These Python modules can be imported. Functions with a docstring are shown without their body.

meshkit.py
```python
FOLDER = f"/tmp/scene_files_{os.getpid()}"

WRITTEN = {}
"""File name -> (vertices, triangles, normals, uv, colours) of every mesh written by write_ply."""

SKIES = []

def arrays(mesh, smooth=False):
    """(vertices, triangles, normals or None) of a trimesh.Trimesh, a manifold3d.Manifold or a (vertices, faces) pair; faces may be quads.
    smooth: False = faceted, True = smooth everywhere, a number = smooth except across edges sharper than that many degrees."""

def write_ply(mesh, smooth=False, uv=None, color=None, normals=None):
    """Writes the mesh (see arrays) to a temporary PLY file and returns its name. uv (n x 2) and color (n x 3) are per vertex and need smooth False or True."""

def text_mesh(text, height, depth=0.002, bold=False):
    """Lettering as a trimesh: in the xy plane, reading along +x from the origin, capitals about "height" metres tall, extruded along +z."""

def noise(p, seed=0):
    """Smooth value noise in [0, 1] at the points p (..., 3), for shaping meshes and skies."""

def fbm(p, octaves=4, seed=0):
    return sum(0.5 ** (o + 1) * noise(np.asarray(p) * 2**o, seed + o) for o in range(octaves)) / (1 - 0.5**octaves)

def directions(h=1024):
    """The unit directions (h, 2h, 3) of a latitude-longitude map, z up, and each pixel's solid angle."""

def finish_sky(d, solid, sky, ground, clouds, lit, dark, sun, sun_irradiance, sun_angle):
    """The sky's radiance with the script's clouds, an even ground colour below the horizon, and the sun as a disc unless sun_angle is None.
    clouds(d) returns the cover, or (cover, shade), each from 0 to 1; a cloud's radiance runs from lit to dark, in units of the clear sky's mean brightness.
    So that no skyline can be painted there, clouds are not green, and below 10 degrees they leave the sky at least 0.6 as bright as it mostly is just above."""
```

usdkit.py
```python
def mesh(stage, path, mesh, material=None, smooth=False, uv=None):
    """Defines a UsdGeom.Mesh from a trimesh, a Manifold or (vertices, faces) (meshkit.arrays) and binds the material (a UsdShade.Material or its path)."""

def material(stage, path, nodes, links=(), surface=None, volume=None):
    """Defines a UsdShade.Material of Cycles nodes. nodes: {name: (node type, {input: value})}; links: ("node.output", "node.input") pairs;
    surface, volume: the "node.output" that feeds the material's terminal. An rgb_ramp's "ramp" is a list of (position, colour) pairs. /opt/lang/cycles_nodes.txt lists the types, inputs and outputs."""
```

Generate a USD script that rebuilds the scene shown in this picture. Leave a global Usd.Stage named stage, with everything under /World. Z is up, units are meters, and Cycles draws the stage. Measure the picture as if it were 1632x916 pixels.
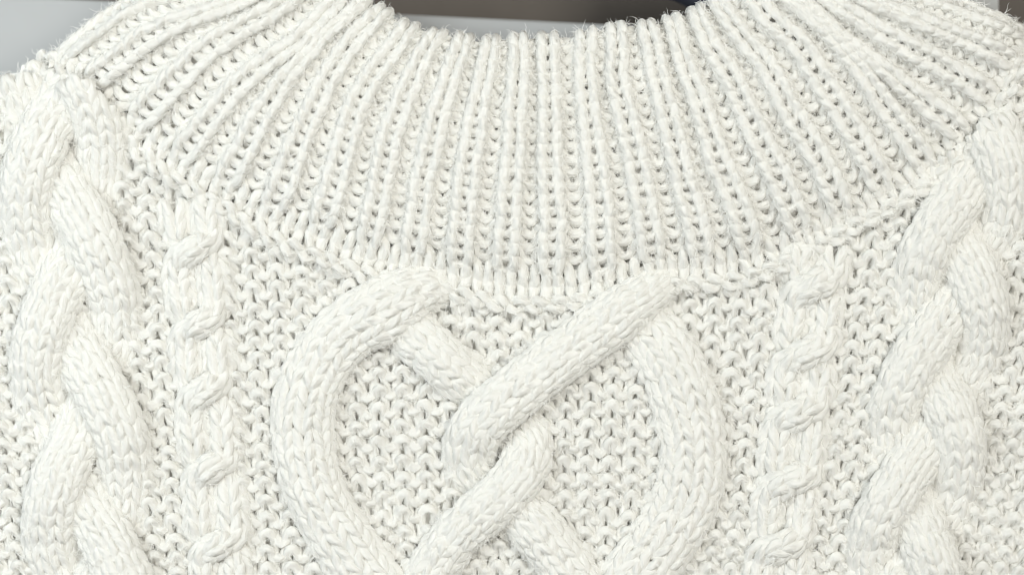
import math
import numpy as np
from scipy.interpolate import CubicSpline
from pxr import Usd, UsdGeom, UsdLux, UsdShade, Gf, Sdf, Vt
import usdkit, meshkit

stage = Usd.Stage.CreateInMemory()
UsdGeom.SetStageUpAxis(stage, "Z")
UsdGeom.SetStageMetersPerUnit(stage, 1.0)
UsdGeom.Xform.Define(stage, "/World")
UsdGeom.Scope.Define(stage, "/World/Looks")
rng = np.random.default_rng(11)

# ------------------------------------------------------------------ camera, light, exposure
S = 0.00015                      # metres per drawing unit: the visible breadth of knitting is about 24 cm
CX, CY = 816.0, 458.0
DIST = 0.52
cam = UsdGeom.Camera.Define(stage, "/World/camera")
cam.CreateHorizontalApertureAttr(36.0)
cam.CreateVerticalApertureAttr(36.0 * 574 / 1024)
cam.CreateFocalLengthAttr(36.0 * DIST / (1632 * S))
cam.CreateFStopAttr(1.9)
cam.CreateFocusDistanceAttr(DIST - 0.002)
cam.CreateClippingRangeAttr(Gf.Vec2f(0.02, 50))
cam.CreateExposureAttr(0.36)
UsdGeom.Xformable(cam).AddTranslateOp().Set(Gf.Vec3d(0, 0, DIST))


def lamp(name, pos, target, w, h, intensity, color):
    l = UsdLux.RectLight.Define(stage, "/World/" + name)
    l.CreateWidthAttr(w); l.CreateHeightAttr(h); l.CreateIntensityAttr(intensity)
    l.CreateColorAttr(Gf.Vec3f(*color))
    m = Gf.Matrix4d().SetLookAt(Gf.Vec3d(*pos), Gf.Vec3d(*target), Gf.Vec3d(0, 1, 0.01)).GetInverse()
    UsdGeom.Xformable(l).AddTransformOp().Set(m)
    return l


lamp("ceiling_panel", (0.85, 1.0, 1.45), (0.0, 0.0, 0.0), 0.55, 0.55, 20.5, (1.0, 0.987, 0.935))
lamp("window_light", (-0.62, 0.12, 0.52), (-0.06, 0.0, 0.0), 0.5, 0.5, 4.7, (0.87, 0.95, 1.0))
lamp("room_light", (0.1, -0.5, 1.6), (0.0, 0.0, 0.0), 1.6, 1.6, 1.5, (1.0, 0.985, 0.94))

# ------------------------------------------------------------------ materials
def yarn_material(path, color):
    return usdkit.material(stage, path, {
        "uv": ("uvmap", {"attribute": "st"}),
        "sep": ("separate_xyz", {}),
        "turn": ("math", {"math_type": "multiply", "value2": 2 * math.pi * 2.0}),
        "along": ("math", {"math_type": "multiply_add", "value2": 2 * math.pi}),
        "wave": ("math", {"math_type": "sine"}),
        "map": ("mapping", {"scale": (2.2, 16.0, 1.0)}),
        "fib": ("noise_texture", {"scale": 1.0, "detail": 3.0, "roughness": 0.6}),
        "hsum": ("math", {"math_type": "multiply_add", "value2": 4.0}),
        "bump": ("bump", {"strength": 0.8, "distance": 0.00014}),
        "geo": ("geometry", {}), "tl": ("translucent_bsdf", {}), "mixc": ("mix_closure", {"fac": 0.2}),
        "big": ("noise_texture", {"scale": 45.0, "detail": 2.0}),
        "tint": ("mix_color", {"a": tuple(c * 0.965 for c in color), "b": color}),
        "p": ("principled_bsdf", {"roughness": 0.68, "specular_ior_level": 0.35, "sheen_weight": 0.25, "sheen_roughness": 0.5,
                                  "subsurface_method": "random_walk", "subsurface_weight": 0.0, "subsurface_scale": 0.0011, "subsurface_radius": (1.0, 0.9, 0.75)}),
    }, [("uv.UV", "sep.vector"), ("sep.y", "turn.value1"), ("sep.x", "along.value1"), ("turn.value", "along.value3"), ("along.value", "wave.value1"),
        ("uv.UV", "map.vector"), ("map.vector", "fib.vector"), ("fib.fac", "hsum.value1"), ("wave.value", "hsum.value3"),
        ("hsum.value", "bump.height"), ("bump.normal", "p.normal"), ("geo.position", "big.vector"), ("big.fac", "tint.fac"),
        ("tint.result", "p.base_color"), ("tint.result", "tl.color"), ("p.BSDF", "mixc.closure1"), ("tl.BSDF", "mixc.closure2")], surface="mixc.closure")


WOOL = yarn_material("/World/Looks/white_wool", (0.957, 0.946, 0.893))
BACKING = usdkit.material(stage, "/World/Looks/inner_wool", {
    "geo": ("geometry", {}), "n": ("noise_texture", {"scale": 900.0, "detail": 2.0}),
    "b": ("bump", {"strength": 0.7, "distance": 0.0006}),
    "p": ("principled_bsdf", {"base_color": (0.94, 0.925, 0.87), "roughness": 0.95, "specular_ior_level": 0.1})},
    [("geo.position", "n.vector"), ("n.fac", "b.height"), ("b.normal", "p.normal")], surface="p.BSDF")
FUZZ = usdkit.material(stage, "/World/Looks/wool_fibre", {
    "p": ("principled_bsdf", {"base_color": (0.975, 0.968, 0.93), "roughness": 0.7, "specular_ior_level": 0.3})}, [], surface="p.BSDF")


def plain(path, color, rough, scale=300.0, dist=0.0002, var=0.1):
    return usdkit.material(stage, path, {
        "geo": ("geometry", {}), "n": ("noise_texture", {"scale": scale, "detail": 4.0}),
        "m": ("mix_color", {"a": tuple(c * (1 - var) for c in color), "b": tuple(min(1, c * (1 + var)) for c in color)}),
        "b": ("bump", {"strength": 0.4, "distance": dist}),
        "p": ("principled_bsdf", {"roughness": rough, "specular_ior_level": 0.3})},
        [("geo.position", "n.vector"), ("n.fac", "m.fac"), ("n.fac", "b.height"), ("b.normal", "p.normal"), ("m.result", "p.base_color")], surface="p.BSDF")


BOARD = plain("/World/Looks/white_board", (0.40, 0.41, 0.41), 0.5, 60.0, 0.00005, 0.03)
CARD = plain("/World/Looks/grey_card", (0.42, 0.42, 0.41), 0.6, 80.0, 0.00005, 0.04)
TABLE = plain("/World/Looks/brown_table", (0.115, 0.098, 0.082), 0.6, 120.0, 0.00008, 0.12)
NAVY = plain("/World/Looks/navy_cloth", (0.03, 0.033, 0.045), 0.9, 900.0, 0.0003, 0.3)

# ------------------------------------------------------------------ helpers
def W(p):
    """drawing units (x right, y down, z up) to metres"""
    p = np.asarray(p, float)
    return np.stack([(p[..., 0] - CX) * S, -(p[..., 1] - CY) * S, p[..., 2] * S], -1)


USED = {}


def numbered(parent, name):
    k = USED.get((parent, name), 0)
    USED[(parent, name)] = k + 1
    return f"{parent}/{name}" if k == 0 else f"{parent}/{name}_{k:03d}"


def add_mesh(parent, name, v, f, mat, n=None, uv=None):
    path = numbered(parent, name)
    m = UsdGeom.Mesh.Define(stage, path)
    m.CreatePointsAttr(Vt.Vec3fArray.FromNumpy(np.ascontiguousarray(v, np.float32)))
    m.CreateFaceVertexCountsAttr(Vt.IntArray.FromNumpy(np.full(len(f), f.shape[1], np.int32)))
    m.CreateFaceVertexIndicesAttr(Vt.IntArray.FromNumpy(np.ascontiguousarray(f, np.int32).ravel()))
    m.CreateSubdivisionSchemeAttr("none")
    if n is not None:
        m.CreateNormalsAttr(Vt.Vec3fArray.FromNumpy(np.ascontiguousarray(n, np.float32)))
        m.SetNormalsInterpolation("vertex")
    if uv is not None:
        UsdGeom.PrimvarsAPI(m).CreatePrimvar("st", Sdf.ValueTypeNames.TexCoord2fArray, "vertex").Set(Vt.Vec2fArray.FromNumpy(np.ascontiguousarray(uv, np.float32)))
    UsdShade.MaterialBindingAPI.Apply(m.GetPrim()).Bind(mat)
    return m.GetPrim()


def tag(prim, **kw):
    for k, v in kw.items():
        prim.SetCustomDataByKey(k, v)
    return prim


SIDES = 10
SURF = []                        # tube surface samples for the fuzz: (points, normals, tangents, spread)


class Tubes:
    """collects tube pieces and builds them as one mesh"""
    def __init__(self):
        self.v, self.n, self.uv, self.f, self.k = [], [], [], [], 0

    def add(self, P, R, keep, uoff=0.0, frames=None):
        """P (N,3) polyline, R (N,) radii, keep: boolean per segment"""
        idx = np.nonzero(keep)[0]
        if len(idx) == 0:
            return
        V, Nn, UV, _ = frames
        N = len(P)
        used = np.zeros(N, bool); used[idx] = True; used[idx + 1] = True
        new = np.cumsum(used) - 1
        a = (new[idx] * (SIDES + 1))[:, None] + np.arange(SIDES)[None]
        b = (new[idx + 1] * (SIDES + 1))[:, None] + np.arange(SIDES)[None]
        q = np.stack([a, a + 1, b + 1, b], -1).reshape(-1, 4) + self.k
        self.v.append(V[used].reshape(-1, 3)); self.n.append(Nn[used].reshape(-1, 3)); self.uv.append(UV[used].reshape(-1, 2))
        self.f.append(q); self.k += used.sum() * (SIDES + 1)

    def build(self, parent, name, mat):
        if not self.f:
            return None
        return add_mesh(parent, name, np.vstack(self.v), np.vstack(self.f), mat, np.vstack(self.n), np.vstack(self.uv))


def frames(P, R, fuzz=None):
    """tube rings of a polyline in drawing units; returns world vertices, normals, uv per ring"""
    T = np.gradient(P, axis=0)
    T /= np.maximum(np.linalg.norm(T, axis=1, keepdims=True), 1e-9)
    # a smooth frame: the reference is the up axis, or the in-plane axis where the yarn runs up and down
    up = np.array([0, 0, 1.0])
    A = np.cross(T, up); la = np.linalg.norm(A, axis=1, keepdims=True)
    A2 = np.empty_like(A)
    prev = None
    A2 = np.where(la > 1e-3, A / np.maximum(la, 1e-9), np.array([1.0, 0, 0]))
    B = np.cross(A2, T)
    th = np.linspace(0, 2 * np.pi, SIDES + 1) - np.pi / 2       # the uv seam lies on the underside
    ring = A2[:, None] * np.cos(th)[None, :, None] + B[:, None] * np.sin(th)[None, :, None]
    s = np.concatenate([[0], np.cumsum(np.linalg.norm(np.diff(P, axis=0), axis=1))])
    tw = 2 * (th[None] + np.pi / 2) + 2 * np.pi * s[:, None] / 34.0        # two plies twisted round each other
    lobe = 0.10
    V = P[:, None] + ring * (R[:, None] * (1 + lobe * np.sin(tw)))[..., None]
    side = -A2[:, None] * np.sin(th)[None, :, None] + B[:, None] * np.cos(th)[None, :, None]
    ring = ring - side * (2 * lobe * np.cos(tw))[..., None] - T[:, None] * (R[:, None] * lobe * np.cos(tw) * 2 * np.pi / 34.0)[..., None]
    ring = ring / np.linalg.norm(ring, axis=2, keepdims=True)
    UV = np.stack(np.broadcast_arrays(s[:, None] / 34.0, ((th + np.pi / 2) / (2 * np.pi))[None]), -1)
    Nw = ring * np.array([1, -1, 1.0])
    return W(V), Nw, UV, T * np.array([1, -1, 1.0])


def noise1(p, seed):
    return meshkit.fbm(np.asarray(p, float), 2, seed) * 2 - 1


NS = 16                          # samples per stitch


def course(nW, kinds, a, A, d, seed):
    """one course of stitches in unit space: u (wales), v (rows), dz; kinds (nW,) in [-1 purl, +1 knit]"""
    t = np.arange(nW * NS + 1) / NS
    w = np.minimum(t.astype(int), nW - 1)
    fr = t - w
    ph = 2 * np.pi * (fr - 0.5)
    r = np.random.default_rng(seed)
    amp = A * (1 + 0.16 * (r.random(nW + 1) - 0.5) * 2)
    ampt = np.interp(t, np.arange(nW + 1) , amp)
    u = t + a / (2 * np.pi) * np.sin(2 * ph)
    v = ampt * np.cos(ph)
    kc = np.interp(t - 0.5, np.arange(nW), kinds) if nW > 1 else np.full_like(t, kinds[0])
    hard = kinds[w]
    k = np.where(np.abs(fr - 0.5) < 0.3, hard, kc)
    dz = -d * k * np.cos(2 * ph)
    return u, v, dz, w


def spline(pts, n=400):
    pts = np.asarray(pts, float)
    s = np.concatenate([[0], np.cumsum(np.linalg.norm(np.diff(pts[:, :2], axis=0), axis=1))])
    cs = CubicSpline(s, pts)
    q = np.linspace(0, s[-1], n)
    P = cs(q)
    L = np.concatenate([[0], np.cumsum(np.linalg.norm(np.diff(P[:, :2], axis=0), axis=1))])
    return P, L


def smooth(a, b, x):
    t = np.clip((x - a) / (b - a), 0, 1)
    return t * t * (3 - 2 * t)


def poly_dist(p, line):
    """distance of points (N,2) to a polyline, and the nearest parameter"""
    p = np.asarray(p, float); best = np.full(len(p), 1e9); arg = np.zeros(len(p))
    for i in range(len(line) - 1):
        a, b = line[i], line[i + 1]
        ab = b - a
        t = np.clip(((p - a) @ ab) / max(ab @ ab, 1e-9), 0, 1)
        dd = np.linalg.norm(p - a - t[:, None] * ab, axis=1)
        m = dd < best
        best[m] = dd[m]; arg[m] = i + t[m]
    return best, arg


# ------------------------------------------------------------------ the collar's lines, measured on the photograph's plane
# wale number -> points from the seam, the end of the purl channels, the middle and the folded top
COLLAR = {
    -11: [(75, 92), (86, 66), (150, 8), (260, -28), (330, -50)],
    -10: [(100, 100), (118, 66), (205, 18), (330, -22), (400, -45)],
    -9: [(142, 150), (165, 108), (262, 54), (390, 6), (470, -30)],
    -8: [(205, 222), (240, 158), (340, 80), (440, 20), (512, -38)],
    -7: [(275, 280), (305, 222), (400, 130), (490, 65), (552, -12)],
    -6: [(345, 320), (374, 269), (455, 140), (525, 60), (580, 2)],
    -5: [(422, 370), (446, 308), (515, 155), (570, 66), (612, 16)],
    -4: [(497, 402), (520, 340), (570, 180), (618, 95), (650, 40)],
    -3: [(572, 428), (591, 366), (634, 190), (668, 100), (692, 50)],
    -2: [(648, 446), (662, 383), (698, 190), (720, 110), (735, 56)],
    -1: [(728, 464), (735, 399), (758, 195), (772, 115), (781, 60)],
    0: [(808, 480), (811, 408), (822, 195), (826, 115), (828, 60)],
    1: [(882, 480), (884, 411), (877, 195), (874, 115), (873, 58)],
    2: [(962, 468), (961, 409), (941, 195), (936, 115), (934, 52)],
    3: [(1044, 455), (1041, 397), (998, 190), (988, 110), (983, 46)],
    4: [(1126, 447), (1119, 382), (1060, 180), (1043, 105), (1031, 41)],
    5: [(1205, 434), (1189, 364), (1108, 165), (1084, 95), (1068, 36)],
    6: [(1283, 400), (1260, 334), (1165, 140), (1130, 80), (1106, 26)],
    7: [(1350, 362), (1321, 297), (1222, 115), (1175, 60), (1138, 8)],
    8: [(1420, 325), (1378, 259), (1278, 85), (1225, 35), (1180, -14)],
    9: [(1492, 280), (1434, 221), (1336, 78), (1270, 18), (1215, -30)],
    10: [(1550, 232), (1490, 172), (1378, 96), (1300, 30), (1235, -35)],
    11: [(1592, 170), (1541, 118), (1412, 62), (1330, 12), (1262, -40)],
    12: [(1618, 112), (1582, 76), (1450, 34), (1370, 0), (1300, -45)],
    13: [(1640, 60), (1606, 42), (1500, 6), (1420, -20), (1350, -50)],
}
KS = np.array(sorted(COLLAR))
CP = np.array([COLLAR[k] for k in KS], float)
CP[:, 4, 1] += 7 * np.exp(-(KS / 4.5) ** 4)
CP[:, 3, 1] += 3 * np.exp(-(KS / 4.5) ** 4)
pull = np.interp(KS, [-9, -4, 3, 7], [0.5, 0.22, 0.22, 0.55])        # the plain band below the ribs is tall only in the middle
CP[:, 1] += (CP[:, 0] - CP[:, 1]) * pull[:, None]
CTRL = CubicSpline(KS, CP)        # k -> (5,2)
SEAM = CTRL(np.linspace(-11, 13, 160))[:, 0]
SEAM[:, 1] += 0

# ------------------------------------------------------------------ base shape of the garment
OUTLINE = np.array([(-420, 420), (-180, 230), (-60, 140), (0, 104), (32, 80), (72, 66), (112, 48), (150, 22), (200, 4), (300, -30), (500, -90), (1200, -120), (1400, -30), (1520, 0), (1575, 10), (1612, 34), (1650, 72), (1760, 200), (2000, 420)], float)


def base_z(x, y):
    p = np.stack([x.ravel(), y.ravel()], 1)
    dd, _ = poly_dist(p, OUTLINE)
    Rr = 62.0
    q = np.clip((Rr - dd) / Rr, 0, 1)
    z = -Rr * (1 - np.sqrt(np.maximum(0, 1 - q * q))) * 1.0
    soft = 9 * (meshkit.fbm(np.stack([x.ravel() / 230, y.ravel() / 230, np.zeros(x.size)], 1), 2, 5) - 0.5)
    return (z + soft).reshape(x.shape)


# ------------------------------------------------------------------ the sweater
sw = UsdGeom.Xform.Define(stage, "/World/knitted_sweater").GetPrim()
tag(sw, label="cream white hand-knitted cable sweater with ribbed collar lying flat on a white board", category="sweater")
SW = "/World/knitted_sweater"
YR = 7.9


def wear(P, seed, amp=1.3, sc=30.0):
    q = P / sc
    return P + amp * np.stack([noise1(q, seed), noise1(q, seed + 7), 0.6 * noise1(q, seed + 13)], -1)


def keep_fuzz(fr, keep, weight=1.0):
    V, N, _, T = fr
    k = np.append(keep, False)
    if k.any():
        SURF.append((V[k][:, :SIDES].reshape(-1, 3), N[k][:, :SIDES].reshape(-1, 3), np.repeat(T[k], SIDES, axis=0)))


# ---- strands (cables): control points x, y, z in drawing units; width; wales
def helix_points(axis, L, y0, A, C, phase, ys):
    th = np.pi + 2 * np.pi * (ys - y0) / L + phase
    return np.stack([axis(ys) + A * np.sin(th), ys, C * np.sin(2 * th)], 1)


STRANDS = []                     # (label, points, width, wales, row pitch, dome)


def strand(label, pts, width, wales, pitch=26.0, dome=30.0, yr=8.3, tip=(1.0, 1.0, 1.0)):
    pts = np.asarray(pts, float)
    if pts.shape[1] == 3:                       # a cable narrows where it grows out of its first row
        w = np.ones(len(pts)); w[:3] = tip
        pts = np.c_[pts, w]
    STRANDS.append((label, pts, width, wales, pitch, dome, yr))


# central open cable
strand("thick cable curving down the left side of the open lattice", [(718, 470, -20), (694, 464, -4), (664, 468, 6), (630, 486, 14), (560, 522, 12), (508, 585, 8), (486, 660, 6), (490, 735, 6), (512, 800, 6), (548, 862, 6), (596, 930, 6), (640, 985, 4)], 101, 4, 24, 22, tip=(0.5, 0.62, 0.85))
strand("thick cable curving down the right side of the open lattice", [(985, 482, -20), (1012, 504, -10), (1050, 550, 4), (1084, 618, 6), (1104, 700, 6), (1098, 775, 6), (1068, 842, 6), (1030, 895, 6), (985, 960, 6)], 107, 4, 24, 22, tip=(0.75, 0.85, 0.95))
strand("cable slanting from the right seam over the other at the crossing", [(1068, 440, -16), (1040, 460, 4), (1000, 490, 16), (930, 540, 16), (860, 594, 20), (795, 645, 22), (752, 700, 14), (752, 748, -8), (790, 785, -18), (832, 816, 2), (876, 868, 7), (920, 930, 6), (960, 990, 6)], 85, 4, 24, 22, tip=(0.6, 0.75, 0.95))
strand("cable slanting from the left arch and passing under the crossing", [(590, 470, -24), (628, 508, -6), (676, 548, 7), (728, 592, 6), (778, 634, -14), (816, 668, -20), (842, 704, 4), (828, 752, 16), (778, 806, 18), (728, 852, 14), (690, 905, 10), (660, 970, 6)], 78, 4, 24, 21)
# left plait
ys = np.arange(122, 1010, 22.0)
for i, nm in enumerate(("left plait cable, first of its three strands from the shoulder", "left plait cable, second of its three strands from the shoulder", "left plait cable, third of its three strands from the shoulder")):
    strand(nm, helix_points(lambda y: 104 + 0.075 * (y - 300), 765, 168, 65, 16, -2 * np.pi * i / 3, ys), 87, 4, 24, 22)
ysr = np.arange(195, 1010, 22.0)
for i, nm in enumerate(("right plait cable, first of its three strands from the shoulder", "right plait cable, second of its three strands from the shoulder", "right plait cable, third of its three strands from the shoulder")):
    strand(nm, helix_points(lambda y: 1510 - 0.175 * (y - 500), 637, 285, 61, 16, -2 * np.pi * i / 3, ysr), 82, 4, 24, 22)


# narrow rope cables
def rope(axis, crossings, a, C, y_from, y_to):
    yy = np.arange(y_from, y_to, 8.0)
    cr = np.asarray(crossings, float)
    n = np.searchsorted(cr, yy)                 # crossings passed
    prog = np.zeros_like(yy)
    near = np.zeros_like(yy)
    for c in cr:
        prog += smooth(c - 29, c + 29, yy)
        near += np.exp(-((yy - c) / 20.0) ** 2)
    out = []
    for k in (0, 1):
        ph = np.pi * (prog + k)
        x = axis(yy) + a * np.cos(ph)
        z = 1 + C * np.sin(ph)                  # the strand that runs from the right edge to the left lies on top
        out.append(np.stack([x, yy, z, 1 - 0.20 * np.clip(near, 0, 1)], 1))
    return out


for k, pts in enumerate(rope(lambda y: 308 + 0.078 * (y - 370), [398, 515, 622, 745, 868, 985], 25, 13, 322, 1000)):
    strand(("left rope cable, strand that begins on its right", "left rope cable, strand that begins on its left")[k], pts, 57, 2, 25, 15)
for k, pts in enumerate(rope(lambda y: 1300 - 0.125 * (y - 420), [455, 562, 657, 766, 866, 965], 27, 13, 395, 1000)):
    strand(("right rope cable, strand that begins on its right", "right rope cable, strand that begins on its left")[k], pts, 60, 2, 25, 15)

CENTRES = []
for lab, pts, width, wales, pitch, dome, yr in STRANDS:
    P, L = spline(pts, 500)
    CENTRES.append((P, L, width))


def seam_side(x, y):
    """signed height above the collar seam: positive = towards the neck"""
    ys_ = np.interp(x, SEAM[:, 0], SEAM[:, 1])
    return ys_ - y


def under_strand(x, y, margin):
    hit = np.zeros(x.shape, bool)
    p = np.stack([x, y], 1)
    for P, L, width in CENTRES:
        line = P[::10][P[::10, 2] > -9][:, :2]
        lo, hi = line.min(0) - width, line.max(0) + width
        m = (p > lo).all(1) & (p < hi).all(1)
        if m.any():
            dd, _ = poly_dist(p[m], line)
            hit[np.nonzero(m)[0][dd < width / 2 - margin]] = True
    return hit


# ---- the purl ground, row by row
GW, GH = 39.0, 28.0


def ground_xy(u, v):
    xx = u * GW
    y = 470 + GH * v + 0.00004 * xx * xx
    lean = np.where(xx < 0, 0.075, 0.16)
    x = 816 + xx * (1 - lean * (y - 450) / 500.0) - 4
    return x, y


def backing(parent, name, fx, fy, nu, nv, zoff, hide=None):
    U, V = np.meshgrid(np.linspace(0, 1, nu), np.linspace(0, 1, nv))
    x, y = fx(U, V), fy(U, V)
    z = base_z(x, y) + zoff
    v = W(np.stack([x, y, z], -1)).reshape(-1, 3)
    i = (np.arange(nv - 1)[:, None] * nu + np.arange(nu - 1)[None]).ravel()
    f = np.stack([i, i + nu, i + nu + 1, i + 1], 1)
    if hide is not None:
        k = hide(x.ravel(), y.ravel())
        f = f[~k[f].all(1)]
    return add_mesh(parent, name, v, f, BACKING)


def inside(x, y):
    yo = np.interp(x, OUTLINE[:, 0], OUTLINE[:, 1])
    return y > yo + 4


front = backing(SW, "front_panel", lambda U, V: -120 + 1900 * U, lambda U, V: -20 + 1060 * V, 130, 80, -10, lambda x, y: ~inside(x, y - 30) | (seam_side(x, y) > 30))
FRONT = str(front.GetPath())
NG = 58
for r in range(-17, 20):
    u, v, dz, w = course(NG, np.full(NG, -1.0), 0.38, 0.76, 4.7, 1000 + r)
    x, y = ground_xy(u - NG / 2, -(v + 0) + r)
    dz = dz + 2.6 * v / 0.78
    P = np.stack([x, y, np.zeros_like(x)], 1)
    P = wear(wear(P, 31, 5.0, 60.0), 33, 2.2, 16.0)
    P[:, 2] += base_z(P[:, 0], P[:, 1]) + dz
    R = YR * (1 + 0.10 * noise1(P / 17.0, 3)) * np.ones(len(P))
    mid = 0.5 * (P[1:] + P[:-1])
    keep = (seam_side(mid[:, 0], mid[:, 1]) < 6) & inside(mid[:, 0], mid[:, 1] - 10) & (mid[:, 0] > -60) & (mid[:, 0] < 1700) & (mid[:, 1] < 985)
    keep &= ~under_strand(mid[:, 0], mid[:, 1], 18)
    # drop stitches seen too little of: whole ground rows stay continuous elsewhere
    fr = frames(P, R)
    edge = np.flatnonzero(np.diff(np.r_[0, keep.astype(int), 0]))
    for i0, i1 in zip(edge[::2], edge[1::2]):
        if i1 - i0 < NS // 2:
            keep[i0:i1] = False
            continue
        one = np.zeros_like(keep); one[i0:i1] = True
        t = Tubes(); t.add(P, R, one, frames=fr)
        t.build(FRONT, "knit_row", WOOL)
    keep_fuzz(fr, keep)

# ---- the cable strands
for (lab, pts, width, wales, pitch, dome, yr), (C, L, _) in zip(STRANDS, CENTRES):
    wf = C[:, 3] if C.shape[1] > 3 else np.ones(len(C))
    T = np.gradient(C[:, :2], axis=0); T /= np.linalg.norm(T, axis=1, keepdims=True)
    Nn = np.stack([T[:, 1], -T[:, 0]], 1)
    total = L[-1]
    zb = base_z(C[:, 0], C[:, 1])

    def place(s, lat_ang, lift, half=width / 2, dome=dome, C=C, L=L, Nn=Nn, zb=zb, wf=wf):
        cx, cy, cz = (np.interp(s, L, C[:, i]) for i in range(3))
        nx, ny = np.interp(s, L, Nn[:, 0]), np.interp(s, L, Nn[:, 1])
        z0 = np.interp(s, L, zb)
        lat = (half * np.interp(s, L, wf) - 7 + lift * 0.6) * np.sin(lat_ang) / math.sin(1.32)
        h = (dome + lift) * np.cos(lat_ang) - 6
        return np.stack([cx - nx * lat, cy - ny * lat, z0 + cz + h], -1)

    # padded core below the stitches
    nu, nv = 9, max(8, int(total / 22))
    U, V = np.meshgrid(np.linspace(-1.4, 1.4, nu), np.linspace(0, total, nv))
    core = place(V, U, -11.0)
    i = (np.arange(nv - 1)[:, None] * nu + np.arange(nu - 1)[None]).ravel()
    cf = np.stack([i, i + nu, i + nu + 1, i + 1], 1)
    cx_, cy_ = core[..., 0].ravel(), core[..., 1].ravel()
    good = (seam_side(cx_, cy_) < 8) & inside(cx_, cy_ - 14)
    cm = add_mesh(SW, "cable_strand", W(core).reshape(-1, 3), cf[good[cf].all(1)], BACKING)
    tag(cm, label=lab)
    rows = int(total / pitch)
    cols = [Tubes() for _ in range(wales)]
    sd = abs(hash(len(lab) * 131 + int(pts[0, 0]))) % 9999
    for r in range(rows):
        u, v, dz, w = course(wales, np.ones(wales), -0.22, 0.88, 5.0, sd + r)
        ang = (u / wales - 0.5) * 2 * 1.32
        jit = np.random.default_rng(sd + 77).normal(size=wales + 1) * 0.16
        P = place((r + 0.5 + np.interp(u, np.arange(wales + 1), jit) + 0.10 * np.sin(r * 2.4 + sd)) * pitch - v * pitch, ang, dz)
        P = wear(wear(P, sd % 97, 4.5, 50.0), 5, 2.2, 13.0)
        R = yr * (1 + 0.12 * noise1(P / 15.0, 4))
        fr = frames(P, R)
        mid = 0.5 * (P[1:] + P[:-1])
        ok = (seam_side(mid[:, 0], mid[:, 1]) < 22) & (mid[:, 1] < 985) & (mid[:, 0] > -60) & (mid[:, 0] < 1700) & inside(mid[:, 0], mid[:, 1] - 8)
        ws = w[:-1]
        for c in range(wales):
            cols[c].add(P, R, ok & (ws == c), frames=fr)
        keep_fuzz(fr, ok)
    for c in range(wales):
        cols[c].build(str(cm.GetPath()), "knit_column", WOOL)

# ---- the collar
kk = np.linspace(-10.9, 12.9, 150)
FOLD = 20.0


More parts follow.
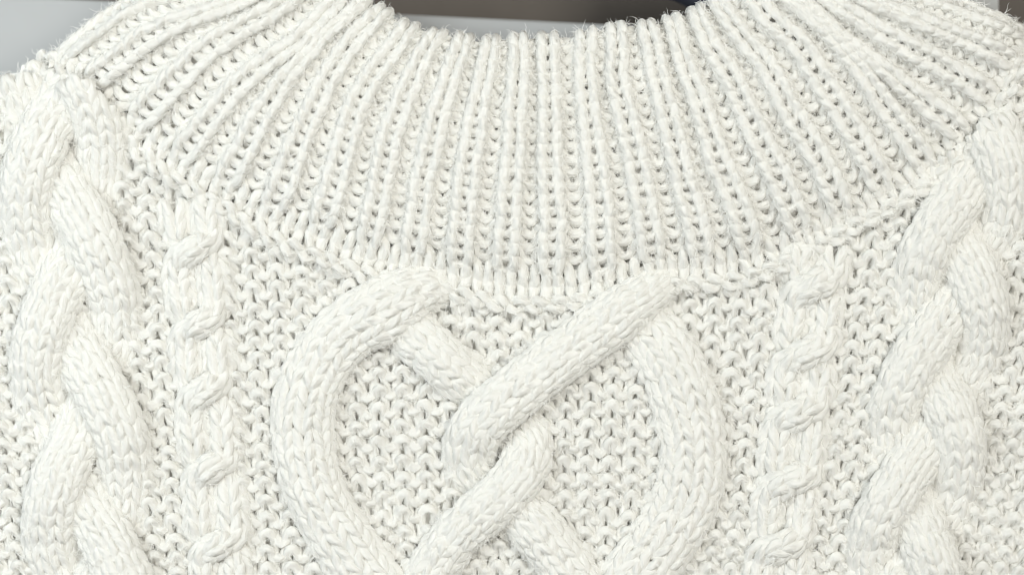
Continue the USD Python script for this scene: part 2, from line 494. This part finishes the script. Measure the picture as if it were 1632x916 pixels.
def collar_place(k, s, lift):
    """k wale number, s distance from the seam along the wale in drawing units"""
    k = np.asarray(k, float)
    shp = k.shape
    kf, sf, lf = k.ravel(), np.broadcast_to(s, shp).ravel(), np.broadcast_to(lift, shp).ravel()
    P = CTRL(kf)                                           # (n,5,2)
    seg = np.linalg.norm(np.diff(P, axis=1), axis=2)
    cum = np.concatenate([np.zeros((len(kf), 1)), np.cumsum(seg, 1)], 1)
    top = cum[:, -1]
    a = np.clip((sf - (top - FOLD)) / FOLD, 0, 2.6)
    se = np.where(sf > top - FOLD, top - FOLD + FOLD * np.sin(a) + 0 * lf, sf)
    zroll = -FOLD * (1 - np.cos(a))
    # position by a smooth interpolation along the five points
    tq = se / top
    tk = cum / top[:, None]
    x = np.empty(len(kf)); y = np.empty(len(kf))
    # Catmull-Rom per sample
    i = np.clip((tq[:, None] >= tk[:, 1:-1]).sum(1), 0, 3)
    ar = np.arange(len(kf))
    t0, t1 = tk[ar, i], tk[ar, i + 1]
    f = (tq - t0) / (t1 - t0)
    p0, p1 = P[ar, i], P[ar, i + 1]
    im, ip = np.maximum(i - 1, 0), np.minimum(i + 2, 4)
    m0 = (p1 - P[ar, im]) / (t1 - tk[ar, im])[:, None]
    m1 = (P[ar, ip] - p0) / (tk[ar, ip] - t0)[:, None]
    h = (t1 - t0)[:, None]; f = f[:, None]
    q = (2 * f**3 - 3 * f**2 + 1) * p0 + (f**3 - 2 * f**2 + f) * h * m0 + (-2 * f**3 + 3 * f**2) * p1 + (f**3 - f**2) * h * m1
    foot = cum[:, 1]
    z = base_z(q[:, 0], q[:, 1]) + 1 + 17 * smooth(foot - 34, foot + 34, sf) + 13 * np.sin(np.pi * np.clip((sf - foot) / np.maximum(top - foot, 1), 0, 1))
    q = q.copy()
    d = q - P[:, -2]; d /= np.maximum(np.linalg.norm(d, axis=1, keepdims=True), 1e-6)
    q += d * (np.sin(a) * lf)[:, None]
    z = z + zroll + lf * np.cos(a)
    return np.stack([q[:, 0], q[:, 1], z], -1).reshape(shp + (3,)), top.reshape(shp), foot.reshape(shp)


def warp(u):
    """knit wales take more breadth than the purl channels between them"""
    n = np.floor(u + 0.5); f = np.abs(u - n); sg = np.sign(u - n)
    g = np.interp(f, [0, 0.125, 0.375, 0.5], [0, 0.185, 0.345, 0.5])
    return n + sg * g


KMIN, KMAX = -11, 13
NK = (KMAX - KMIN) * 2 - 1
U, V = np.meshgrid(np.linspace(KMIN + 0.75, KMAX - 0.75, 260), np.linspace(0, 1, 40))
_, topg, _ = collar_place(U, np.zeros_like(U), 0.0)
B, _, _ = collar_place(U, V * (topg + 34), -10.5 + 5.0 * np.cos(2 * np.pi * U))
nu, nv = U.shape[1], U.shape[0]
i = (np.arange(nv - 1)[:, None] * nu + np.arange(nu - 1)[None]).ravel()
collar = add_mesh(SW, "collar", W(B).reshape(-1, 3), np.stack([i, i + 1, i + nu + 1, i + nu], 1), BACKING)
COL = str(collar.GetPath())
kinds = np.array([1.0 if j % 2 == 0 else -1.0 for j in range(NK)])      # starts on a knit wale
wales = [Tubes() for _ in range(NK)]
PITCH = 20.5
NROW = 26


for r in range(-2, NROW):
    rib = r >= 0
    kd = kinds if rib else np.ones(NK)
    u, v, dz, w = course(NK, kd, 0.50 if rib else 0.42, 0.92 if rib else 0.78, 4.8 if rib else 4.0, 5000 + r)
    v = -v
    kraw = KMIN + 0.75 + u / 2
    k = warp(kraw) if rib else kraw
    _, top, foot = collar_place(k, 0.0, 0.0)
    # rows are spread evenly between the foot of the rib and the fold
    n_vis = 18.5
    pitch = (top - foot) / n_vis
    if rib:
        s = foot + (r + 0.5 + v) * pitch
        relief = 7.5 * np.cos(2 * np.pi * kraw) - 1
    else:
        p3 = foot / 2.0
        s = (r + 2 + 0.5 + v) * p3
        relief = 1.0 * np.cos(2 * np.pi * kraw)
    P, _, _ = collar_place(k, s, dz + relief)
    P = wear(wear(wear(P, 67, 7.0, 140.0), 61, 4.6, 58.0), 63, 1.9, 15.0)
    R = (YR + (0.3 if rib else 0.9)) * (1 + 0.11 * noise1(P / 15.0, 5))
    fr = frames(P, R)
    ok = np.ones(len(P) - 1, bool)
    mid = 0.5 * (P[1:] + P[:-1])
    ok &= (mid[:, 1] > -60) & (mid[:, 0] < 1720) & (mid[:, 0] > -60)
    ok &= (s <= top + FOLD * 1.4)[:-1]
    for j in range(NK):
        wales[j].add(P, R, ok & (w[:-1] == j), frames=fr)
    keep_fuzz(fr, ok & (s < top + 4)[:-1])
for j in range(NK):
    wales[j].build(COL, "knit_rib" if j % 2 == 0 else "purl_channel", WOOL)

# ---- the chain of edge stitches along the seam
st = Tubes()
P0, L0 = spline(np.c_[SEAM[::4], np.zeros(len(SEAM[::4]))], 900)
T = np.gradient(P0[:, :2], axis=0); T /= np.linalg.norm(T, axis=1, keepdims=True)
sidx = np.arange(0, L0[-1], 1.6)
for leg in (-1, 1):
    ph = 2 * np.pi * sidx / 31.0 + (0 if leg < 0 else 0.6)
    off = leg * (5.2 + 3.4 * np.sin(ph))
    x = np.interp(sidx, L0, P0[:, 0]); y = np.interp(sidx, L0, P0[:, 1])
    tx = np.interp(sidx, L0, T[:, 0]); ty = np.interp(sidx, L0, T[:, 1])
    P = np.stack([x - ty * off, y + tx * off + 5, np.zeros_like(x)], 1)
    P[:, 2] = base_z(P[:, 0], P[:, 1]) + 9 + 4.5 * np.sin(ph * 1.0 + leg)
    P = wear(P, 71, 5.5, 30.0)
    P = P[::2]
    R = 7.2 * (1 + 0.14 * noise1(P / 15.0, 9))
    fr = frames(P, R)
    ok = np.ones(len(P) - 1, bool)
    st.add(P, R, ok, frames=fr)
    keep_fuzz(fr, ok)
st.build(SW, "collar_seam", WOOL)

# ---- loose fibres standing off the yarn
pts = np.vstack([s[0] for s in SURF]); nrm = np.vstack([s[1] for s in SURF])
vis = np.nonzero((nrm[:, 2] > -0.15) & (np.abs(pts[:, 0]) < 0.130) & (np.abs(pts[:, 1]) < 0.074))[0]
tng = np.vstack([s[2] for s in SURF])
NF = 300000
pick = rng.choice(vis, NF, replace=True)
p, n, tg = pts[pick], nrm[pick], tng[pick]
p = p + tg * (rng.random((NF, 1)) - 0.5) * 3 * S
rd = rng.normal(size=(NF, 3)); rd -= (rd * n).sum(1, keepdims=True) * n
rd /= np.linalg.norm(rd, axis=1, keepdims=True)
stray = rng.random((NF, 1)) ** 3.0                       # most fibres lie along the yarn, a few stand off it
sgn = np.where(rng.random((NF, 1)) < 0.5, -1.0, 1.0)
step = (8 + 14 * rng.random((NF, 1)) ** 1.5) * S / 5
d = tg * sgn * (1 - stray) + rd * (0.35 + 0.5 * stray) + n * (0.18 + 0.25 * stray)
c = p - n * 0.6 * S
chain = [c]
curl = rng.normal(size=(NF, 3)) * 0.45
for q in range(5):
    d = d + curl * 0.5 + rng.normal(size=(NF, 3)) * 0.35 - n * 0.10
    d /= np.linalg.norm(d, axis=1, keepdims=True)
    c = c + d * step
    chain.append(c)
curves = np.stack(chain, 1).reshape(-1, 3)
bc = UsdGeom.BasisCurves.Define(stage, SW + "/yarn_fuzz")
bc.CreateTypeAttr("linear")
bc.CreatePointsAttr(Vt.Vec3fArray.FromNumpy(curves.astype(np.float32)))
bc.CreateCurveVertexCountsAttr(Vt.IntArray.FromNumpy(np.full(NF, 6, np.int32)))
wd = np.tile(np.array([0.62, 0.6, 0.55, 0.45, 0.34, 0.15]) * S, NF)
bc.CreateWidthsAttr(Vt.FloatArray.FromNumpy(wd.astype(np.float32)))
bc.SetWidthsInterpolation("vertex")
UsdShade.MaterialBindingAPI.Apply(bc.GetPrim()).Bind(FUZZ)
tag(bc.GetPrim(), kind="stuff", label="fine loose fibres of the yarn")

# ------------------------------------------------------------------ what lies below and behind
def slab(name, poly, z_top, thick, mat, bevel=2.5):
    """a flat sheet with slightly rounded upper edge from a convex outline in drawing units"""
    poly = np.asarray(poly, float); c = poly.mean(0); n = len(poly)
    dirs = c - poly; dirs /= np.linalg.norm(dirs, axis=1, keepdims=True)
    rings = [(poly, z_top - thick), (poly, z_top - bevel), (poly + dirs * bevel * 0.4, z_top - bevel * 0.3), (poly + dirs * bevel * 1.4, z_top)]
    v = np.vstack([np.c_[q, np.full(n, z)] for q, z in rings])
    f = []
    for k in range(len(rings) - 1):
        for i_ in range(n):
            j_ = (i_ + 1) % n
            f += [(k * n + i_, k * n + j_, (k + 1) * n + j_), (k * n + i_, (k + 1) * n + j_, (k + 1) * n + i_)]
    b = (len(rings) - 1) * n
    f += [(b, b + i_, b + i_ + 1) for i_ in range(1, n - 1)] + [(0, i_ + 1, i_) for i_ in range(1, n - 1)]
    return add_mesh("/World", name, W(v), np.array(f), mat)


tb = slab("tabletop", [(-2600, -2400), (4200, -2400), (4200, 3000), (-2600, 3000)], -330, 60, TABLE)
tag(tb, label="dark brown tabletop showing beyond the collar opening", category="tabletop", kind="structure")
bd = slab("white_board", [(-900, -56), (140, -8), (660, 16), (905, 28), (2300, 96), (2300, 1800), (-900, 1800)], -70, 14, BOARD)
tag(bd, label="pale white board under the sweater, its far edge showing at the collar's left", category="board")
gc = slab("grey_card", [(1052, 34), (1112, 12), (1604, -160), (1606, 20), (1640, 60), (1500, 140), (1150, 90)], -61, 5, CARD)
tag(gc, label="light grey card behind the collar's right shoulder beside the brown tabletop", category="card")


# a dark folded cloth lying behind the neck
def cloth():
    nu, nv = 60, 40
    U, V = np.meshgrid(np.linspace(0, 1, nu), np.linspace(0, 1, nv))
    x = 1070 + 250 * U + 18 * (1 - V) * np.sin(3 * V)
    edge = -8 + 26 * smooth(0.0, 0.3, U) + 4 * np.sin(9 * U)
    y = edge - 260 * V
    rr = np.minimum(np.minimum(U * 250, (1 - U) * 250), np.minimum(V, 1 - V) * 260)
    q = np.clip((16 - rr) / 16, 0, 1)
    z = -54 + 18 - 18 * (1 - np.sqrt(1 - q * q)) + 7 * (meshkit.fbm(np.stack([x / 45, y / 45, 0 * x], -1), 3, 8) - 0.5)
    v = W(np.stack([x, y, z], -1)).reshape(-1, 3)
    i = (np.arange(nv - 1)[:, None] * nu + np.arange(nu - 1)[None]).ravel()
    f = np.stack([i, i + 1, i + nu + 1, i + nu], 1)
    lo = v.copy(); lo[:, 2] = -60 * S + 0.0
    e = np.r_[np.arange(nu), nu * np.arange(1, nv) + nu - 1, nu * (nv - 1) + np.arange(nu - 2, -1, -1), nu * np.arange(nv - 2, 0, -1)]
    k = len(v)
    vb = v[e].copy(); vb[:, 2] = -60 * S
    m = len(e); a = np.arange(m); b2 = (a + 1) % m
    side = np.stack([e[a], k + a, k + b2, e[b2]], 1)
    vv = np.vstack([v, vb]); ff = np.vstack([f, side])
    mm = meshkit.arrays((vv, ff), True)
    return add_mesh("/World", "folded_cloth", mm[0], mm[1], NAVY, mm[2])


tag(cloth(), label="dark navy folded cloth just beyond the right end of the collar opening", category="cloth")
